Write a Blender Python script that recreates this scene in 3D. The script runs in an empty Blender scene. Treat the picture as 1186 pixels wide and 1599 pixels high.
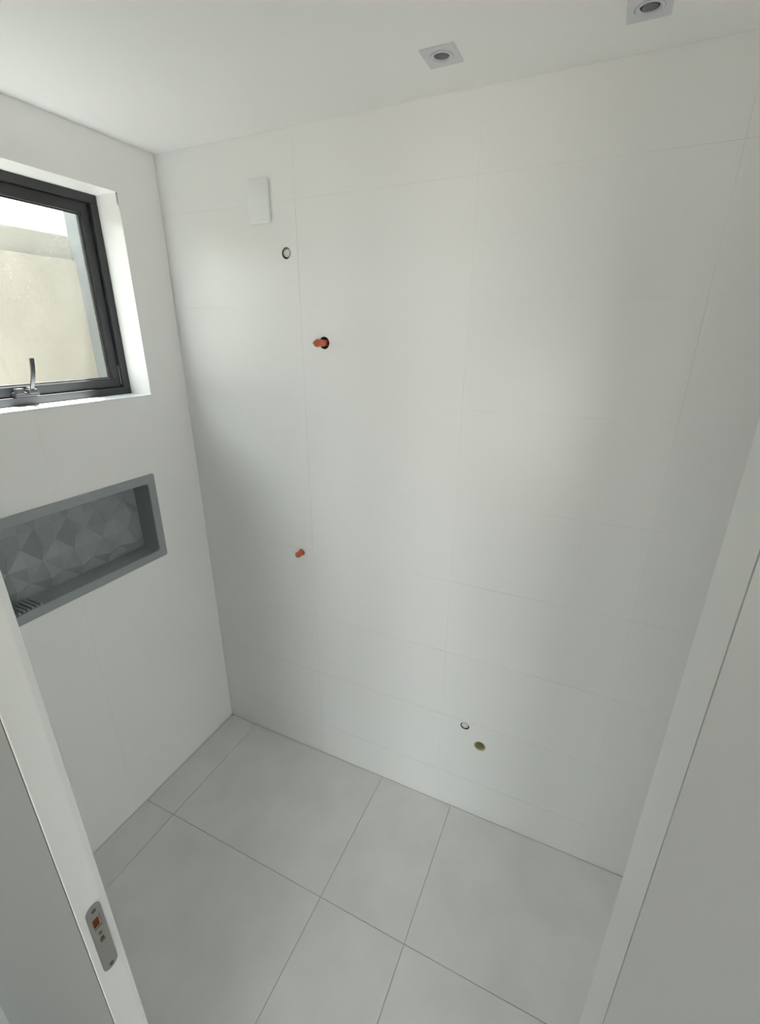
import bpy, bmesh, math, random
from mathutils import Matrix, Vector

random.seed(7)
sc = bpy.context.scene
COL = sc.collection

# ------------------------------------------------------------------ camera
F_PX, YAW, PITCH, ROLL = 717.54, -0.43136, -0.36522, -0.00567
CAM = Vector((1.46809, -1.36632, 1.83817))
fw = Vector((math.sin(YAW) * math.cos(PITCH), math.cos(YAW) * math.cos(PITCH), math.sin(PITCH)))
rt = Vector((math.cos(YAW), -math.sin(YAW), 0.0))
dn = -rt.cross(fw)
r2 = rt * math.cos(ROLL) + dn * math.sin(ROLL)
d2 = dn * math.cos(ROLL) - rt * math.sin(ROLL)
cam = bpy.data.cameras.new('camera')
cam.sensor_fit = 'VERTICAL'
cam.sensor_height = 36.0
cam.lens = F_PX / 1599.0 * 36.0
cam.clip_start = 0.01
camo = bpy.data.objects.new('camera', cam)
COL.objects.link(camo)
m = Matrix((r2, -d2, -fw)).transposed().to_4x4()
m.translation = CAM
camo.matrix_world = m
sc.camera = camo

# ------------------------------------------------------------------ sky, sun, exposure
world = bpy.data.worlds.new('bright_overcast_sky')
world.use_nodes = True
bg = world.node_tree.nodes['Background']
bg.inputs['Color'].default_value = (0.94, 1.0, 0.985, 1)
bg.inputs['Strength'].default_value = 4.6
sc.world = world
SUN = Vector((-1.0, 1.0, 4.3)).normalized()
sl = bpy.data.lights.new('sun', 'SUN')
sl.energy = 54.0
sl.angle = 0.012
sl.color = (1.0, 0.985, 0.955)
so = bpy.data.objects.new('sun', sl)
COL.objects.link(so)
so.rotation_euler = SUN.to_track_quat('Z', 'Y').to_euler()
so.location = (-3, 3, 12)
sc.view_settings.view_transform = 'Standard'
sc.view_settings.look = 'None'
sc.view_settings.exposure = 0.34
sc.view_settings.gamma = 1.0
sc.view_settings.use_curve_mapping = False
sc.cycles.max_bounces = 20
sc.cycles.diffuse_bounces = 14
sc.cycles.glossy_bounces = 6
sc.cycles.transparent_max_bounces = 12

# ------------------------------------------------------------------ materials
def mat(name, col, rough=0.5, spec=0.5, metal=0.0, noise=None, bump=None, coat=0.0):
    """noise = (scale, amount, second colour); bump = (scale, strength)"""
    M = bpy.data.materials.new(name)
    M.use_nodes = True
    nt = M.node_tree
    b = nt.nodes['Principled BSDF']
    b.inputs['Base Color'].default_value = (*col, 1)
    b.inputs['Roughness'].default_value = rough
    b.inputs['Specular IOR Level'].default_value = spec
    b.inputs['Metallic'].default_value = metal
    b.inputs['Coat Weight'].default_value = coat
    tc = nt.nodes.new('ShaderNodeTexCoord')
    if noise:
        n = nt.nodes.new('ShaderNodeTexNoise')
        n.inputs['Scale'].default_value = noise[0]
        n.inputs['Detail'].default_value = 6
        nt.links.new(tc.outputs['Object'], n.inputs['Vector'])
        r = nt.nodes.new('ShaderNodeMapRange')
        r.inputs['From Min'].default_value = 0.35
        r.inputs['From Max'].default_value = 0.65
        r.inputs['To Max'].default_value = noise[1]
        nt.links.new(n.outputs['Fac'], r.inputs['Value'])
        mx = nt.nodes.new('ShaderNodeMix')
        mx.data_type = 'RGBA'
        mx.inputs[6].default_value = (*col, 1)
        mx.inputs[7].default_value = (*noise[2], 1)
        nt.links.new(r.outputs['Result'], mx.inputs[0])
        nt.links.new(mx.outputs[2], b.inputs['Base Color'])
    if bump:
        n = nt.nodes.new('ShaderNodeTexNoise')
        n.inputs['Scale'].default_value = bump[0]
        n.inputs['Detail'].default_value = 3
        nt.links.new(tc.outputs['Object'], n.inputs['Vector'])
        bp = nt.nodes.new('ShaderNodeBump')
        bp.inputs['Strength'].default_value = bump[1]
        bp.inputs['Distance'].default_value = 0.002
        nt.links.new(n.outputs['Fac'], bp.inputs['Height'])
        nt.links.new(bp.outputs['Normal'], b.inputs['Normal'])
    return M

M_TILE = mat('white_satin_tile', (0.90, 0.90, 0.895), 0.30, 0.5)
M_GROUT = mat('white_grout', (0.87, 0.87, 0.865), 0.9, 0.2)
M_PAINT = mat('white_paint', (0.80, 0.81, 0.80), 0.6, 0.3)
M_CEIL = mat('ceiling_paint', (0.92, 0.925, 0.925), 0.7, 0.3)
M_FLOOR = mat('pale_grey_porcelain', (0.72, 0.72, 0.705), 0.42, 0.45, noise=(5.5, 1.0, (0.78, 0.78, 0.765)), bump=(160, 0.04))
M_FGROUT = mat('grey_floor_grout', (0.52, 0.515, 0.495), 0.9, 0.2)
M_LACQ = mat('white_lacquer', (0.80, 0.82, 0.815), 0.38, 0.4)
M_ANTH = mat('anthracite_aluminium', (0.028, 0.030, 0.033), 0.42, 0.5)
M_ALU = mat('raw_aluminium', (0.45, 0.46, 0.46), 0.35, 0.5, 1.0)
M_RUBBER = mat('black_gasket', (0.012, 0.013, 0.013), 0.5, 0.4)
M_NICHE = mat('grey_resin', (0.33, 0.36, 0.375), 0.42, 0.45, noise=(14, 0.5, (0.305, 0.332, 0.346)))
M_PLASTIC = mat('white_plastic', (0.87, 0.89, 0.90), 0.25, 0.5)
M_OFFWHITE = mat('offwhite_pvc', (0.70, 0.70, 0.66), 0.4, 0.5)
M_ORANGE = mat('orange_red_plastic', (0.62, 0.13, 0.055), 0.32, 0.5)
M_DARK = mat('dark_gap_shade', (0.05, 0.052, 0.045), 0.9, 0.2, noise=(60, 1.0, (0.03, 0.03, 0.027)))  # painted shade: lines gaps and holes so they read dark
M_TAN = mat('tan_pipe_plastic', (0.72, 0.68, 0.47), 0.5, 0.4)
M_PIPEBOTTOM = mat('dark_brown_bottom', (0.13, 0.12, 0.085), 0.9, 0.2, noise=(70, 1.0, (0.07, 0.066, 0.05)))
M_BRASS = mat('dull_brass', (0.42, 0.30, 0.12), 0.4, 0.5, 0.8)
M_STEEL = mat('brushed_nickel', (0.40, 0.395, 0.385), 0.42, 0.5, 0.85)
M_STEELD = mat('dark_screw', (0.12, 0.12, 0.115), 0.45, 0.5, 0.7)
M_WOOD = mat('raw_orange_wood', (0.24, 0.062, 0.014), 0.7, 0.3, noise=(40, 0.6, (0.15, 0.036, 0.009)))
M_LAMP = mat('grey_lamp_glass', (0.10, 0.11, 0.13), 0.15, 0.6)
M_LAMPD = mat('dark_lamp_recess', (0.03, 0.032, 0.036), 0.5, 0.4)
M_TRIMW = mat('white_lamp_trim', (0.66, 0.68, 0.71), 0.4, 0.5)
M_BEIGE = mat('beige_render', (0.31, 0.29, 0.245), 0.9, 0.2, noise=(3.0, 0.5, (0.285, 0.268, 0.225)), bump=(110, 0.35))
M_BEIGE2 = mat('smooth_beige_coping', (0.26, 0.248, 0.217), 0.9, 0.2)
M_CEMENT = mat('grey_cement_render', (0.15, 0.16, 0.165), 0.9, 0.2, noise=(4.0, 0.4, (0.138, 0.148, 0.153)))
M_PAVE = mat('pale_paving', (0.62, 0.61, 0.57), 0.8, 0.3)
M_DECK = mat('brown_deck_paving', (0.26, 0.24, 0.21), 0.8, 0.3)
M_PANEL = mat('light_grey_partition_lacquer', (0.34, 0.355, 0.35), 0.38, 0.4)
M_HALLW = mat('taupe_hall_paint', (0.45, 0.44, 0.42), 0.7, 0.3)
M_HALLF = mat('hall_floor_tile', (0.40, 0.38, 0.35), 0.35, 0.5)


def glass_mat():
    M = bpy.data.materials.new('dusty_window_glass')
    M.use_nodes = True
    nt = M.node_tree
    nt.nodes.clear()
    out = nt.nodes.new('ShaderNodeOutputMaterial')
    tr = nt.nodes.new('ShaderNodeBsdfTransparent')
    tr.inputs['Color'].default_value = (0.97, 0.985, 0.975, 1)
    gl = nt.nodes.new('ShaderNodeBsdfGlossy')
    gl.inputs['Roughness'].default_value = 0.02
    fr = nt.nodes.new('ShaderNodeFresnel')
    fr.inputs['IOR'].default_value = 1.5
    ge = nt.nodes.new('ShaderNodeNewGeometry')      # reflect on the outer skin only, pass straight through the inner one
    om = nt.nodes.new('ShaderNodeMath')
    om.operation = 'SUBTRACT'
    om.inputs[0].default_value = 1.0
    nt.links.new(ge.outputs['Backfacing'], om.inputs[1])
    fm = nt.nodes.new('ShaderNodeMath')
    fm.operation = 'MULTIPLY'
    nt.links.new(fr.outputs[0], fm.inputs[0])
    nt.links.new(om.outputs[0], fm.inputs[1])
    mx = nt.nodes.new('ShaderNodeMixShader')
    nt.links.new(fm.outputs[0], mx.inputs[0])
    nt.links.new(tr.outputs[0], mx.inputs[1])
    nt.links.new(gl.outputs[0], mx.inputs[2])
    # dried dust specks and a faint film
    df = nt.nodes.new('ShaderNodeBsdfTranslucent')
    df.inputs['Color'].default_value = (0.95, 0.95, 0.92, 1)
    tc = nt.nodes.new('ShaderNodeTexCoord')
    v = nt.nodes.new('ShaderNodeTexVoronoi')
    v.inputs['Scale'].default_value = 90
    nt.links.new(tc.outputs['Object'], v.inputs['Vector'])
    s = nt.nodes.new('ShaderNodeMapRange')
    s.inputs['From Min'].default_value = 0.16
    s.inputs['From Max'].default_value = 0.05
    s.inputs['To Min'].default_value = 0.02
    s.inputs['To Max'].default_value = 0.35
    nt.links.new(v.outputs['Distance'], s.inputs['Value'])
    n = nt.nodes.new('ShaderNodeTexNoise')
    n.inputs['Scale'].default_value = 9
    nt.links.new(tc.outputs['Object'], n.inputs['Vector'])
    mu = nt.nodes.new('ShaderNodeMath')
    mu.operation = 'MULTIPLY'
    nt.links.new(s.outputs['Result'], mu.inputs[0])
    nt.links.new(n.outputs['Fac'], mu.inputs[1])
    m2 = nt.nodes.new('ShaderNodeMixShader')
    nt.links.new(mu.outputs[0], m2.inputs[0])
    nt.links.new(mx.outputs[0], m2.inputs[1])
    nt.links.new(df.outputs[0], m2.inputs[2])
    nt.links.new(m2.outputs[0], out.inputs['Surface'])
    return M


M_GLASS = glass_mat()

# ------------------------------------------------------------------ helpers
def new_obj(name, bm, material, parent=None, loc=None, smooth=None):
    me = bpy.data.meshes.new(name)
    bmesh.ops.recalc_face_normals(bm, faces=bm.faces[:])
    if smooth is not None:
        for f in bm.faces:
            f.smooth = True
    if loc is not None:
        bmesh.ops.translate(bm, verts=bm.verts[:], vec=-Vector(loc))
    bm.to_mesh(me)
    bm.free()
    if smooth is not None:
        me.set_sharp_from_angle(angle=math.radians(smooth))
    me.materials.append(material)
    o = bpy.data.objects.new(name, me)
    COL.objects.link(o)
    if loc is not None:
        o.location = loc
    if parent:
        o.parent = parent
    return o


def adopt(parent, loc, o):
    """o was built in world coordinates; parent sits at loc"""
    o.parent = parent
    o.location = Vector(o.location) - Vector(loc)
    return o


def empty(name, loc=(0, 0, 0)):
    o = bpy.data.objects.new(name, None)
    o.empty_display_size = 0.05
    o.location = loc
    COL.objects.link(o)
    return o


def thing(name, label, cat, loc, group=None):
    o = empty(name, loc)
    o['label'] = label
    o['category'] = cat
    if group:
        o['group'] = group
    return o


def struct(o):
    o['kind'] = 'structure'
    return o


def add_box(bm, x0, x1, y0, y1, z0, z1, bev=0.0):
    r = bmesh.ops.create_cube(bm, size=1.0)
    vs = r['verts']
    for v in vs:
        v.co = Vector(((x0 + x1) / 2 + v.co.x * (x1 - x0), (y0 + y1) / 2 + v.co.y * (y1 - y0), (z0 + z1) / 2 + v.co.z * (z1 - z0)))
    if bev:
        es = list({e for v in vs for e in v.link_edges})
        bmesh.ops.bevel(bm, geom=es, offset=bev, segments=2, profile=0.5, affect='EDGES')


def box(name, x0, x1, y0, y1, z0, z1, material, parent=None, bev=0.0, loc=None):
    bm = bmesh.new()
    add_box(bm, x0, x1, y0, y1, z0, z1, bev)
    return new_obj(name, bm, material, parent, loc)


def cells_slab(bm, a0, a1, b0, b1, holes, put, t0, t1):
    """rectangular slab in (a, b) from depth t0 to t1 with rectangular holes; put(a, b, t) gives the point"""
    A = sorted({a0, a1, *[h for H in holes for h in H[0:2] if a0 < h < a1]})
    B = sorted({b0, b1, *[h for H in holes for h in H[2:4] if b0 < h < b1]})
    solid = {}
    for i in range(len(A) - 1):
        for j in range(len(B) - 1):
            ca, cb = (A[i] + A[i + 1]) / 2, (B[j] + B[j + 1]) / 2
            solid[i, j] = not any(H[0] < ca < H[1] and H[2] < cb < H[3] for H in holes)
    if not any(solid.values()):
        return False
    vd = {}

    def V(i, j, t):
        k = (i, j, t)
        if k not in vd:
            vd[k] = bm.verts.new(put(A[i], B[j], (t0, t1)[t]))
        return vd[k]
    for (i, j), s in solid.items():
        if not s:
            continue
        for t in (0, 1):
            bm.faces.new([V(i, j, t), V(i + 1, j, t), V(i + 1, j + 1, t), V(i, j + 1, t)])
        for (di, dj, e) in ((-1, 0, ((i, j), (i, j + 1))), (1, 0, ((i + 1, j), (i + 1, j + 1))), (0, -1, ((i, j), (i + 1, j))), (0, 1, ((i, j + 1), (i + 1, j + 1)))):
            if not solid.get((i + di, j + dj), False):
                p, q = e
                bm.faces.new([V(*p, 0), V(*q, 0), V(*q, 1), V(*p, 1)])
    return True


def hole_slab(bm, a0, a1, b0, b1, circles, put, t0, t1, seg=40, polys=()):
    """slab with round (or polygonal) holes, by triangle fill of the face and walls round every loop"""
    loops = [[(a0, b0), (a1, b0), (a1, b1), (a0, b1)]]
    for (ca, cb, r) in circles:
        loops.append([(ca + r * math.cos(2 * math.pi * k / seg), cb + r * math.sin(2 * math.pi * k / seg)) for k in range(seg)])
    loops += [list(p) for p in polys]
    sides = []
    for t in (t0, t1):
        edges, lv = [], []
        for L in loops:
            vs = [bm.verts.new(put(a, b, t)) for a, b in L]
            lv.append(vs)
            edges += [bm.edges.new((vs[k], vs[(k + 1) % len(vs)])) for k in range(len(vs))]
        bmesh.ops.triangle_fill(bm, use_beauty=True, use_dissolve=False, edges=edges)
        sides.append(lv)
    for l0, l1 in zip(*sides):
        for k in range(len(l0)):
            q = (k + 1) % len(l0)
            bm.faces.new([l0[k], l0[q], l1[q], l1[k]])


def lathe_y(bm, cx, cz, prof, seg=32, mod=None):
    """prof: list of (radius, y); axis along y through (cx, cz); mod(theta, index) scales the radius"""
    rings = []
    for i, (r, y) in enumerate(prof):
        if r <= 1e-6:
            rings.append([bm.verts.new((cx, y, cz))])
        else:
            ring = []
            for k in range(seg):
                th = 2 * math.pi * k / seg
                rr = r * (mod(th, i) if mod else 1)
                ring.append(bm.verts.new((cx + rr * math.cos(th), y, cz + rr * math.sin(th))))
            rings.append(ring)
    for a, b in zip(rings, rings[1:]):
        for k in range(seg):
            q = (k + 1) % seg
            if len(a) == 1 and len(b) == 1:
                continue
            if len(a) == 1:
                bm.faces.new([a[0], b[k], b[q]])
            elif len(b) == 1:
                bm.faces.new([a[k], a[q], b[0]])
            else:
                bm.faces.new([a[k], a[q], b[q], b[k]])


def rounded(a0, a1, b0, b1, r, seg=6):
    pts = []
    for (ca, cb, s) in ((a1 - r, b1 - r, 0), (a0 + r, b1 - r, 1), (a0 + r, b0 + r, 2), (a1 - r, b0 + r, 3)):
        for k in range(seg + 1):
            th = math.pi / 2 * (s + k / seg)
            pts.append((ca + r * math.cos(th), cb + r * math.sin(th)))
    return pts


def loft(bm, loops, cap0=True, cap1=True):
    rings = [[bm.verts.new(p) for p in L] for L in loops]
    for a, b in zip(rings, rings[1:]):
        for k in range(len(a)):
            q = (k + 1) % len(a)
            bm.faces.new([a[k], a[q], b[q], b[k]])
    if cap0:
        bm.faces.new(rings[0])
    if cap1:
        bm.faces.new(rings[-1])


# ------------------------------------------------------------------ room shell
H = 2.4
Y_IN, Y_OUT = CAM.y + 0.2268, CAM.y + 0.1841   # bathroom and hall faces of the thin front wall
X_R = 4.6                              # right end of the bathroom (beyond the frame)
WIN = (-0.975, -0.165, 1.636, 2.257)    # window opening in y, z
NICHE = (-0.920, -0.217, 1.021, 1.353)  # hole for the niche in y, z
Z_ROWS = [0.0, 0.176, 0.468, 0.760, 1.052, 1.344, 1.636, 1.929, 2.222, H]
X_COLS = [0.0, 0.5525, 1.1075, 1.6625, 2.2175, 2.7725, 3.3275, 3.8825, 4.4375, X_R]
PIPES = [(0.6367, 1.8171, 0.0190), (0.5096, 2.0808, 0.0165), (0.4985, 1.0355, 0.0135), (1.2017, 0.4455, 0.0170), (1.2653, 0.3710, 0.0225)]

# back wall: mortar core with pipe holes, tiles in front of it
bm = bmesh.new()
hole_slab(bm, -0.15, X_R + 0.15, -0.05, H + 0.3, PIPES, lambda a, b, t: (a, t, b), 0.0012, 0.11)
add_box(bm, -0.15, X_R + 0.15, 0.11, 0.2, -0.05, H + 0.3)
wall_back = struct(new_obj('wall_back', bm, M_GROUT))
G = 0.00055
for i in range(len(X_COLS) - 1):
    for j in range(len(Z_ROWS) - 1):
        a0, a1 = X_COLS[i] + (G if i else 0.001), X_COLS[i + 1] - G
        b0, b1 = Z_ROWS[j] + (G if j else 0.0015), Z_ROWS[j + 1] - (G if j < len(Z_ROWS) - 2 else 0.0025)
        cs = [c for c in PIPES if a0 < c[0] < a1 and b0 < c[1] < b1]
        ca, cb = (a0 + a1) / 2, (b0 + b1) / 2
        bm = bmesh.new()
        hole_slab(bm, a0 - ca, a1 - ca, b0 - cb, b1 - cb, [(c[0] - ca, c[1] - cb, c[2]) for c in cs], lambda a, b, t: (a, t, b), 0.0, 0.002)
        t = new_obj('tile', bm, M_TILE, wall_back)
        t.location = (ca, 0, cb)
        t.rotation_euler = (random.uniform(-1, 1) * 0.0022, 0, random.uniform(-1, 1) * 0.0016)

# left wall: core with the window and niche holes, tiles in front
put_l = lambda a, b, t: (t, a, b)
bm = bmesh.new()
cells_slab(bm, Y_OUT + 0.002, 0.2, -0.05, 3.1, [WIN, NICHE], put_l, -0.15, -0.0009)
wall_left = struct(new_obj('wall_left', bm, M_TILE))
GL = 0.00015
Y_COLS = [Y_IN, -0.57, 0.0]
for i in range(2):
    for j in range(len(Z_ROWS) - 1):
        a0, a1 = Y_COLS[i] + (GL if i else 0), Y_COLS[i + 1] - GL
        b0, b1 = Z_ROWS[j] + (GL if j else 0.0015), Z_ROWS[j + 1] - (GL if j < len(Z_ROWS) - 2 else 0)
        ca, cb = (a0 + a1) / 2, (b0 + b1) / 2
        bm = bmesh.new()
        hs = [(h[0] - ca, h[1] - ca, h[2] - cb, h[3] - cb) for h in (WIN, NICHE)]
        if cells_slab(bm, a0 - ca, a1 - ca, b0 - cb, b1 - cb, hs, put_l, -0.008, 0.0):
            t = new_obj('tile', bm, M_TILE, wall_left)
            t.location = (0, ca, cb)
            t.rotation_euler = (0, random.uniform(-1, 1) * 0.0002, random.uniform(-1, 1) * 0.0002)
        else:
            bm.free()

# the white slab lining of the window opening
SILL_T = 0.004
bm = bmesh.new()
cells_slab(bm, Y_OUT + 0.02, 0.2, -0.05, H + 0.3, [(-1.08, -0.44, 0.2, 1.9)], put_l, X_R, X_R + 0.15)  # unseen opening, added so daylight reaches the lower left wall and floor
wall_right = struct(new_obj('wall_right', bm, M_TILE))

# ceiling and floor
ceiling = struct(box('ceiling', -0.15, X_R + 0.15, Y_OUT + 0.02, 0.2, H, H + 0.3, M_CEIL))
floor = struct(box('floor', -0.15, X_R + 0.15, Y_OUT + 0.001, 0.2, -0.2, -0.0025, M_FGROUT))
FX = [0.001, 0.154, 0.858, 1.1735, 1.8775, 2.5815, 3.2855, 3.9895, X_R]
FY = [Y_OUT, -0.5215, -0.001]
for i in range(len(FX) - 1):
    for j in range(2):
        g = 0.0012
        x0, x1 = FX[i] + g, FX[i + 1] - g
        y0, y1 = FY[j] + g, FY[j + 1] - g
        pts = [(x0, y0), (x1, y0), (x1, y1), (x0, y1)]
        if i == 0 and j == 1:                       # chipped corner where the two walls meet
            pts = [(x0, y0), (x1, y0), (x1, y1), (x0 + 0.011, y1), (x0, y1 - 0.006)]
        cx, cy = (x0 + x1) / 2, (y0 + y1) / 2
        bm = bmesh.new()
        loft(bm, [[(x - cx, y - cy, -0.008) for x, y in pts], [(x - cx, y - cy, -0.0004) for x, y in pts], [(x - cx - math.copysign(0.0004, x - cx), y - cy - math.copysign(0.0004, y - cy), 0) for x, y in pts]])
        t = new_obj('tile', bm, M_FLOOR, floor)
        t.location = (cx, cy, 0)
# dark slip painted in for the shade in the hole at the chipped corner
o = box('corner_gap', 0.0012, 0.016, -0.0105, -0.0012, -0.0024, -0.0016, M_DARK, floor)

# ------------------------------------------------------------------ front wall with the doorway
XL, XR = CAM.x - 0.5500, CAM.x + 0.0590   # faces of the two jambs
ZD = 2.10
Y_STOP = CAM.y + 0.1841
Y_FAR = CAM.y + 0.2268
Y_FACE = Y_STOP                           # hall face of the thin panelled partition
bm = bmesh.new()
cells_slab(bm, -0.15, X_R + 0.15, -0.05, H + 0.3, [(XL - 0.0052, XR + 0.0031, -0.1, ZD + 0.05), (XL - 0.02, XL, 0.97, 1.06)], lambda a, b, t: (a, t, b), Y_FACE + 0.0015, Y_FAR)
cells_slab(bm, -0.15, X_R + 0.15, -0.05, H + 0.3, [(XL - 0.0052, XR, -0.1, ZD + 0.05)], lambda a, b, t: (a, t, b), Y_FACE, Y_FACE + 0.0015)
wall_front = struct(new_obj('wall_front', bm, M_PANEL))
door = struct(empty('door_1'))
door['label'] = 'white lacquered door frame lining the open doorway'
# left jamb: thin lacquered lining with the mortises for the strike plate, then a dark shadow gap
MORT = [(CAM.y + 0.1990, CAM.y + 0.2092, 1.0185, 1.0405), (CAM.y + 0.2010, CAM.y + 0.2086, 0.9865, 0.9965)]
bm = bmesh.new()
cells_slab(bm, Y_FACE + 0.0010, Y_FAR - 0.0085, 0.0, ZD, MORT, lambda a, b, t: (t, a, b), XL - 0.0018, XL)
jamb_l = new_obj('jamb', bm, M_LACQ, door)
# softly chamfered arris strips on both edges of the jamb
bm = bmesh.new()
loft(bm, [[(XL - 0.0018, Y_FACE + 0.0010, z), (XL, Y_FACE + 0.0010, z), (XL - 0.0008, Y_FACE, z), (XL - 0.0018, Y_FACE, z)] for z in (0.0, ZD)])
new_obj('arris', bm, M_LACQ, jamb_l)
bm = bmesh.new()
loft(bm, [[(XL - 0.0030, Y_FAR - 0.0085, z), (XL, Y_FAR - 0.0085, z), (XL - 0.0012, Y_FAR - 0.0004, z), (XL - 0.0020, Y_FAR + 0.0004, z), (XL - 0.0030, Y_FAR + 0.0004, z)] for z in (0.0, ZD)])
new_obj('arris', bm, M_LACQ, jamb_l)
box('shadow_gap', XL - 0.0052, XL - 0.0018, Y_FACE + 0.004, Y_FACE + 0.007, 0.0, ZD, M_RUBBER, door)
# right jamb
bm = bmesh.new()
jp = [(XR, Y_FACE + 0.0018), (XR + 0.0030, Y_FACE + 0.0018), (XR + 0.0030, Y_FAR + 0.0004), (XR, Y_FAR + 0.0004)]
loft(bm, [[(x, y, z) for x, y in jp] for z in (0.0, ZD)])
jamb_r = new_obj('jamb', bm, M_LACQ, door)
box('head_jamb', XL - 0.0018, XR, Y_FACE, Y_FAR, ZD, ZD + 0.05, M_LACQ, door)
struct(box('wall_pilaster', 0.0, CAM.x - 1.154, Y_FACE - 0.06, Y_FACE, -0.002, 2.6, M_PAINT))

# strike plate on the left jamb: rounded plate with a rectangular and a slotted opening
cyp, hw = CAM.y + 0.2046, 0.0112
outl = rounded(cyp - hw, cyp + hw, 0.9190, 1.0672, 0.0108, 8)
slots = [[(CAM.y + 0.1990, 1.0185), (CAM.y + 0.2092, 1.0185), (CAM.y + 0.2092, 1.0405), (CAM.y + 0.1990, 1.0405)],
         rounded(CAM.y + 0.2010, CAM.y + 0.2086, 0.9865, 0.9965, 0.003, 4)]
bm = bmesh.new()
sides = []
for t in (XL + 0.0001, XL + 0.0016):
    lv, es = [], []
    for L in [outl] + slots:
        vs = [bm.verts.new((t, a, b)) for a, b in L]
        lv.append(vs)
        es += [bm.edges.new((vs[k], vs[(k + 1) % len(vs)])) for k in range(len(vs))]
    bmesh.ops.triangle_fill(bm, use_beauty=True, edges=es)
    sides.append(lv)
for l0, l1 in zip(*sides):
    for k in range(len(l0)):
        q = (k + 1) % len(l0)
        bm.faces.new([l0[k], l0[q], l1[q], l1[k]])
plate = new_obj('strike_plate', bm, M_STEEL, door)
plate['label'] = 'brushed metal strike plate with rounded ends and latch openings'
# raised lip on the far side of the latch opening
box('latch_lip', XL + 0.0012, XL + 0.0032, CAM.y + 0.2094, CAM.y + 0.2108, 1.0160, 1.0430, M_STEEL, plate, bev=0.0006)
o = box('latch_pocket', XL - 0.012, XL - 0.0022, CAM.y + 0.1975, CAM.y + 0.2105, 1.016, 1.043, M_WOOD, plate)
o['label'] = 'orange raw wood behind the latch opening'
box('bolt_pocket', XL - 0.012, XL - 0.0022, CAM.y + 0.2, CAM.y + 0.2096, 0.984, 0.999, M_WOOD, plate)
for (yy, zz, r) in ((CAM.y + 0.2049, 1.0560, 0.0034), (CAM.y + 0.2049, 0.9275, 0.0034), (CAM.y + 0.2043, 1.0065, 0.0022)):
    bm = bmesh.new()
    ring = lambda x, rr: [(x, yy + rr * math.cos(k * math.pi / 8), zz + rr * math.sin(k * math.pi / 8)) for k in range(16)]
    loft(bm, [ring(XL + 0.0012, r), ring(XL + 0.0019, r), ring(XL + 0.0024, r * 0.75), ring(XL + 0.0019, r * 0.35)])
    new_obj('screw', bm, M_STEELD, plate)

# ------------------------------------------------------------------ hall behind the doorway (unseen, lights the room)
HX0, HX1, HY = 0.0, 4.6, -4.3
struct(box('floor_hall', HX0, HX1, HY, Y_OUT, -0.2, -0.001, M_HALLF))
struct(box('ceiling_hall', HX0, HX1, HY, Y_OUT, 2.6, 2.8, M_HALLW))
struct(box('wall_hall_left', HX0 - 0.15, HX0, HY, Y_OUT, -0.2, 2.8, M_HALLW))
bm = bmesh.new()
cells_slab(bm, HY, Y_OUT, -0.2, 2.8, [(-3.8, -3.7, 0.9, 1.0)], put_l, HX1, HX1 + 0.15)
struct(new_obj('wall_hall_right', bm, M_HALLW))
bm = bmesh.new()
cells_slab(bm, HX0 - 0.15, HX1 + 0.15, -0.2, 2.8, [(0.45, 1.25, 0.3, 1.7), (1.6, 3.0, 0.2, 2.4)], lambda a, b, t: (a, t, b), HY - 0.15, HY)
struct(new_obj('wall_hall_far', bm, M_HALLW))
struct(box('floor_terrace', -0.15, 14, -13, HY - 0.15, -0.3, -0.02, M_DECK))
struct(box('floor_garden', HX1 + 0.15, 14, HY - 0.15, 3, -0.3, -0.02, M_DECK))

# ------------------------------------------------------------------ outside the bathroom window
bm = bmesh.new()
add_box(bm, -1.2, -1.0, -6.0, 0.3428, -3.0, 2.183)
wall_nb = struct(new_obj('wall_neighbour', bm, M_BEIGE))
bm = bmesh.new()
prof = [(-1.016, 2.183)] + [(-1.126 + 0.11 * math.cos(k * math.pi / 20), 2.26 + 0.11 * math.sin(k * math.pi / 20)) for k in range(0, 11)] + [(-1.2, 2.37), (-1.2, 2.183)]
loft(bm, [[(x, -6.0, z) for x, z in prof], [(x, 0.50, z) for x, z in prof]])
new_obj('coping', bm, M_BEIGE2, wall_nb, smooth=40)
struct(box('wall_shaft', -1.015, -0.16, 0.343, 0.5, -3.0, 4.49, M_CEMENT))
struct(box('floor_shaft', -1.0, -0.15, -6.0, 0.343, -0.2, 0.35, M_PAVE))

# ------------------------------------------------------------------ window
wy0, wy1, wz0, wz1 = WIN
win = struct(empty('window_1'))
win['label'] = 'anthracite awning window with dusty glass in left wall'
FXI = -0.100                                 # room face of the fixed frame


def frame_mesh(x0, x1, y0, y1, z0, z1, w, bev=0.0015):
    bm = bmesh.new()
    for b in ((y0, y1, z0, z0 + w), (y0, y1, z1 - w, z1), (y0, y0 + w, z0 + w, z1 - w), (y1 - w, y1, z0 + w, z1 - w)):
        add_box(bm, x0, x1, b[0], b[1], b[2], b[3], bev)
    return bm


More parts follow.
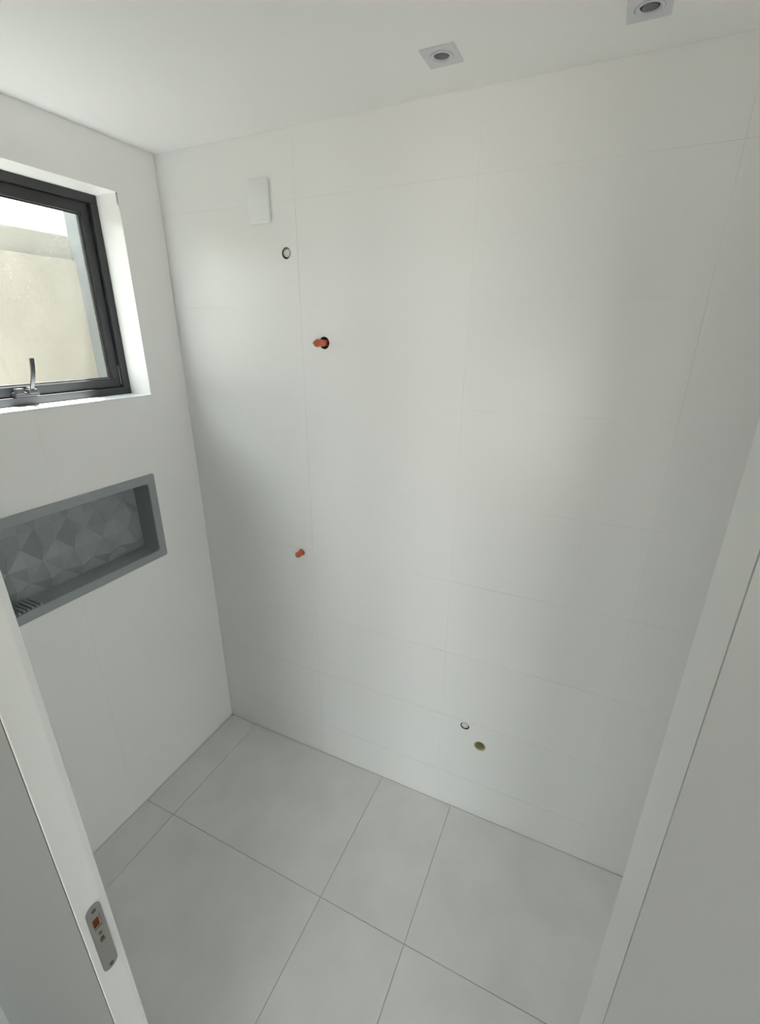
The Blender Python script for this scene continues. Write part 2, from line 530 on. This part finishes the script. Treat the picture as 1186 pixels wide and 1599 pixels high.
new_obj('window_frame', frame_mesh(-0.148, FXI, wy0, wy1, wz0, wz1, 0.025), M_ANTH, win)
sash = new_obj('sash', frame_mesh(-0.140, -0.112, wy0 + 0.0255, wy1 - 0.0255, wz0 + 0.0255, wz1 - 0.0255, 0.030), M_ANTH, win)
gy0, gy1, gz0, gz1 = wy0 + 0.054, wy1 - 0.054, wz0 + 0.054, wz1 - 0.054
new_obj('glazing_bead', frame_mesh(-0.130, -0.1185, gy0 + 0.0015, gy1 - 0.0015, gz0 + 0.0015, gz1 - 0.0015, 0.006, 0.0015), M_RUBBER, sash)
new_obj('spacer', frame_mesh(-0.1186, -0.1172, gy0 + 0.003, gy1 - 0.003, gz0 + 0.003, gz1 - 0.003, 0.0012, 0), M_ALU, sash)
box('pane', -0.129, -0.125, gy0 + 0.004, gy1 - 0.004, gz0 + 0.004, gz1 - 0.004, M_GLASS, sash)
# stay arm in the right-hand groove
box('stay_arm', -0.1125, -0.1085, -0.1935, -0.1915, 1.672, 1.735, M_ALU, win, bev=0.0006)
# handle: base with two lugs on the bottom rail and a curved lever
hy = -0.52
bm = bmesh.new()
add_box(bm, -0.113, -0.086, hy - 0.036, hy + 0.030, 1.6625, 1.676, 0.002)
add_box(bm, -0.100, -0.080, hy - 0.034, hy - 0.014, 1.671, 1.688, 0.002)
add_box(bm, -0.098, -0.076, hy - 0.004, hy + 0.022, 1.671, 1.684, 0.002)
hb = new_obj('handle', bm, M_ANTH, win)
path = [(-0.088, 1.672), (-0.080, 1.684), (-0.071, 1.700), (-0.0635, 1.716), (-0.058, 1.732), (-0.0545, 1.748), (-0.0525, 1.7645), (-0.0520, 1.772)]
loops = []
for k, (x, z) in enumerate(path):
    w = 0.0052 if k else 0.0065
    th = 0.0032
    y = hy + 0.006 + 0.006 * (k / 7)
    loops.append([(x - th, y - w, z), (x - th, y + w, z), (x + th, y + w, z + 0.001), (x + th, y - w, z + 0.001)])
bm = bmesh.new()
loft(bm, loops)
new_obj('lever', bm, M_ANTH, hb, smooth=50)
bm = bmesh.new()
add_box(bm, -0.094, -0.080, hy - 0.0005, hy + 0.0125, 1.683, 1.690, 0.0015)
new_obj('pivot', bm, M_ALU, hb)

# white lining boards of the opening (sill, head, two cheeks)
lin = struct(empty('trim_1'))
lin['label'] = 'white reveal lining around the window'
box('sill', FXI, 0.0006, wy0, wy1, wz0 - 0.004, wz0 + 0.0005, M_PLASTIC, lin)

# ------------------------------------------------------------------ shower niche
ny0, ny1, nz0, nz1 = -0.922, -0.2155, 1.0195, 1.3545
FW = 0.0325
iy0, iy1, iz0, iz1 = ny0 + FW, ny1 - FW, nz0 + FW, nz1 - FW
ND = -0.080
base = (0.0, (ny0 + ny1) / 2, nz0)
niche = thing('shower_niche', 'grey recessed shower niche with faceted back in left wall below the window', 'niche', base)
o1 = rounded(ny0, ny1, nz0, nz1, 0.007, 5)
o2 = rounded(ny0 + 0.002, ny1 - 0.002, nz0 + 0.002, nz1 - 0.002, 0.006, 5)
i1 = rounded(iy0 - 0.002, iy1 + 0.002, iz0 - 0.002, iz1 + 0.002, 0.010, 5)
i2 = rounded(iy0, iy1, iz0, iz1, 0.009, 5)
bm = bmesh.new()
loft(bm, [[(x, a, b) for a, b in L] for L, x in ((o1, 0.0004), (o1, 0.004), (o2, 0.006), (i1, 0.006), (i2, 0.004), (i2, 0.0004))], False, False)
adopt(niche, base, new_obj('niche_frame', bm, M_NICHE, smooth=35))
bm = bmesh.new()
loft(bm, [[(x, a, b) for a, b in i2] for x in (0.0004, ND - 0.004)], False, True)
adopt(niche, base, new_obj('niche_lining', bm, M_NICHE, smooth=35))
# folded-paper relief: every cell has a raised centre, mid-edges alternately high and low
a, b = 0.1045, 0.1150
bm = bmesh.new()
vc = {}


def NV(y, z, h):
    y = min(max(y, iy0 - 0.001), iy1 + 0.001)
    z = min(max(z, iz0 - 0.001), iz1 + 0.001)
    k = (round(y, 5), round(z, 5))
    if k not in vc:
        vc[k] = bm.verts.new((ND + h, y, z))
    return vc[k]


for i in range(-1, 8):
    for j in range(-1, 4):
        y0, z0 = -0.2465 - a * i, 1.0955 + b * (j - 1)
        c = NV(y0 - a / 2, z0 + b / 2, 0.0)
        ring = [NV(y0, z0, 0.0), NV(y0 - a / 2, z0, 0.026), NV(y0 - a, z0, 0.0), NV(y0 - a, z0 + b / 2, 0.010),
                NV(y0 - a, z0 + b, 0.0), NV(y0 - a / 2, z0 + b, 0.026), NV(y0, z0 + b, 0.0), NV(y0, z0 + b / 2, 0.010)]
        for k in range(8):
            tri = [c, ring[k], ring[(k + 1) % 8]]
            if len(set(tri)) == 3 and not bm.faces.get(tri):
                v = [t.co for t in tri]
                if (v[1] - v[0]).cross(v[2] - v[0]).length > 1e-7:
                    bm.faces.new(tri)
adopt(niche, base, new_obj('back_panel', bm, M_NICHE))
bm = bmesh.new()
for k in range(12):
    y = -0.688 - 0.0125 * k
    add_box(bm, ND + 0.012, 0.0015, y - 0.0036, y + 0.0036, iz0, iz0 + 0.0075, 0.001)
o = adopt(niche, base, new_obj('drain_ribs', bm, M_NICHE))
o['kind'] = 'stuff'
o['label'] = 'fine soap drain ribs on the niche floor'

# ------------------------------------------------------------------ things on the back wall
# blank cover plate
cx0, cx1, cz0, cz1 = 0.3805, 0.4605, 2.1660, 2.2860
base = ((cx0 + cx1) / 2, 0.0, cz0)
cov = thing('cover_plate', 'white blank electrical cover plate high on back wall near the left corner', 'cover plate', base)
bm = bmesh.new()
L = rounded(cx0 + 0.0015, cx1 - 0.0015, cz0 + 0.0015, cz1 - 0.0015, 0.004, 4)
loft(bm, [[(x, y, z) for x, z in L] for y in (-0.0002, -0.0035)])
adopt(cov, base, new_obj('mounting_frame', bm, M_TRIMW))
bm = bmesh.new()
loops = []
mx = (cx0 + cx1) / 2
for ins, y in ((0.0, -0.0036), (0.0, -0.0065), (0.0012, -0.0085), (0.004, -0.0098)):
    L = rounded(cx0 + ins, cx1 - ins, cz0 + ins, cz1 - ins, 0.006, 5)
    loops.append([(x, y - (0.0 if ins == 0 else 0.0028 * (1 - ((x - mx) / 0.04) ** 2)), z) for x, z in L])
loft(bm, loops, True, False)
last = loops[-1]
# curved front: strips between matching points left and right
bm.verts.ensure_lookup_table()
n = len(last)
lv = bm.verts[-n:]
f = bm.faces.new(lv)
res = bmesh.ops.triangulate(bm, faces=[f])
adopt(cov, base, new_obj('cover', bm, M_PLASTIC, smooth=60))

# orange plugs in the two shower supply pipes
def orange_plug(x, z, label, s, hole_r, pitch):
    base = (x, 0.0, z)
    t = thing('pipe_plug', label, 'pipe plug', base, 'orange plugs in the shower pipes')
    bm = bmesh.new()
    lathe_y(bm, x, z, [(hole_r - 0.0002, 0.1), (hole_r - 0.0002, 0.0010), (hole_r - 0.0012, 0.0010), (hole_r - 0.0012, 0.020), (0.0, 0.0205)], 32)
    adopt(t, base, new_obj('pipe_socket', bm, M_DARK, smooth=40))  # socket coloured dark to paint the shade in the hole round the plug
    bm = bmesh.new()
    pr = [(0.0105, 0.05), (0.0105, -0.001), (0.0112, -0.003), (0.0112, -0.019), (0.0102, -0.023), (0.0078, -0.026), (0.0078, -0.029)]
    lathe_y(bm, x, z, [(r * min(1, hole_r / 0.0125), y * (s if y < 0 else 1)) for r, y in pr], 32)
    adopt(t, base, new_obj('plug_body', bm, M_ORANGE, smooth=35))
    bm = bmesh.new()
    pr = [(0.0, -0.0275), (0.0090, -0.028), (0.0122, -0.033), (0.0125, -0.044), (0.0105, -0.050), (0.0060, -0.054), (0.0034, -0.056), (0.0, -0.0565)]
    lathe_y(bm, x, z, [(r, y * s) for r, y in pr], 40, lambda th, i: 0.80 + 0.20 * abs(math.cos(2 * th + 0.6)))
    h = adopt(t, base, new_obj('plug_head', bm, M_ORANGE, smooth=40))
    bm = bmesh.new()
    lathe_y(bm, x, z, [(0.0030, -0.055 * s), (0.0022, -0.061 * s), (0.0012, -0.068 * s), (0.0, -0.0685 * s)], 16)
    tip = new_obj('sprue_tip', bm, M_BRASS, smooth=40)
    adopt(t, base, tip)
    t.rotation_euler = (pitch, 0, 0)
    return t


orange_plug(0.6367, 1.8171, 'orange red plug sticking out of dark round hole, upper of the two', 1.0, 0.0190, 0.0)
orange_plug(0.4985, 1.0355, 'orange red plug close to the wall, lower of the two', 0.62, 0.0135, 0.0)


# white capped pipe ends sunk in their holes
def white_end(x, z, r, label, off):
    base = (x, 0.0, z)
    t = thing('pipe_end', label, 'pipe end', base, 'white pipe ends in the back wall')
    bm = bmesh.new()
    lathe_y(bm, x, z, [(r - 0.0002, 0.10), (r - 0.0002, 0.0008), (r - 0.0010, 0.0008), (r - 0.0010, 0.10)], 32)
    adopt(t, base, new_obj('shade_sleeve', bm, M_DARK, smooth=40))  # dark sleeve paints the shade in the gap round the pipe
    q = r - 0.0040
    ox, oz = off
    bm = bmesh.new()
    lathe_y(bm, x + ox, z + oz, [(q, 0.09), (q, 0.0016), (q - 0.0008, 0.0005), (q - 0.0022, 0.0005), (q - 0.0030, 0.0016), (q - 0.0030, 0.014)], 32)
    adopt(t, base, new_obj('pipe_rim', bm, M_OFFWHITE, smooth=40))
    bm = bmesh.new()
    lathe_y(bm, x + ox, z + oz, [(q - 0.0029, 0.013), (q - 0.0029, 0.006), (q - 0.0045, 0.0035), (0.0030, 0.0030), (0.0028, 0.0052), (0.0, 0.0055)], 32)
    adopt(t, base, new_obj('inner_plug', bm, M_PLASTIC, smooth=40))
    bm = bmesh.new()
    lathe_y(bm, x, z, [(r - 0.0011, 0.0155), (r - 0.0011, 0.014), (0.0, 0.014)], 32)
    adopt(t, base, new_obj('shade_disc', bm, M_DARK, smooth=40))  # dark disc, painted shade at the back of the same gap
    return t


white_end(0.5096, 2.0808, 0.0165, 'white pipe end ringed by dark gap below the cover plate', (0.0008, 0.0010))
white_end(1.2017, 0.4455, 0.0170, 'small white pipe end just above the open drain hole', (-0.0004, 0.0012))

# open drain pipe
x, z, r = PIPES[4]
base = (x, 0.0, z)
dr = thing('drain_pipe', 'open drain pipe in round wall hole near the floor', 'drain pipe', base)
bm = bmesh.new()
lathe_y(bm, x, z, [(r - 0.0002, 0.10), (r - 0.0002, 0.0010), (r - 0.0020, 0.0010), (r - 0.0020, 0.10)], 36)
adopt(dr, base, new_obj('pipe', bm, M_TAN, smooth=40))
bm = bmesh.new()
lathe_y(bm, x, z, [(r - 0.0021, 0.0765), (r - 0.0021, 0.075), (0.0, 0.075)], 36)
adopt(dr, base, new_obj('pipe_bottom', bm, M_PIPEBOTTOM))  # dark brown disc closing the pipe

# ------------------------------------------------------------------ downlights
def downlight(x, y, label):
    base = (x, y, H)
    t = thing('downlight', label, 'downlight', base, 'square downlights in the ceiling')
    s = 0.0375
    circ = lambda r, zz, ox=0.0: [(x + ox + r * math.cos(2 * math.pi * k / 40), y + r * math.sin(2 * math.pi * k / 40), zz) for k in range(40)]
    bm = bmesh.new()
    hole_slab(bm, x - s, x + s, y - s, y + s, [(x, y, 0.0252)], lambda a, b, t: (a, b, t), H - 0.0002, H - 0.0035)
    adopt(t, base, new_obj('trim_plate', bm, M_TRIMW))
    bm = bmesh.new()
    loft(bm, [circ(0.0244, H - 0.0006), circ(0.0244, H - 0.0042), circ(0.0232, H - 0.0052), circ(0.0185, H - 0.0044), circ(0.0165, H - 0.0010)], False, False)
    adopt(t, base, new_obj('swivel_ring', bm, M_TRIMW, smooth=50))
    bm = bmesh.new()
    loft(bm, [circ(0.0248, H - 0.0004), circ(0.0165, H - 0.0007)], False, False)
    loft(bm, [circ(0.0166, H - 0.0010), circ(0.0160, H - 0.0007)], False, True)
    adopt(t, base, new_obj('lamp_recess', bm, M_LAMPD))
    bm = bmesh.new()
    loft(bm, [circ(0.0135, H - 0.0008), circ(0.0128, H - 0.0026), circ(0.009, H - 0.0036), circ(0.004, H - 0.0040)], True, True)
    adopt(t, base, new_obj('lamp', bm, M_LAMP, smooth=50))
    return t


downlight(1.0535, -0.1640, 'square white downlight nearest the window, unlit, in the ceiling')
downlight(1.4455, -0.1600, 'square white downlight cut by the top edge of the photo')
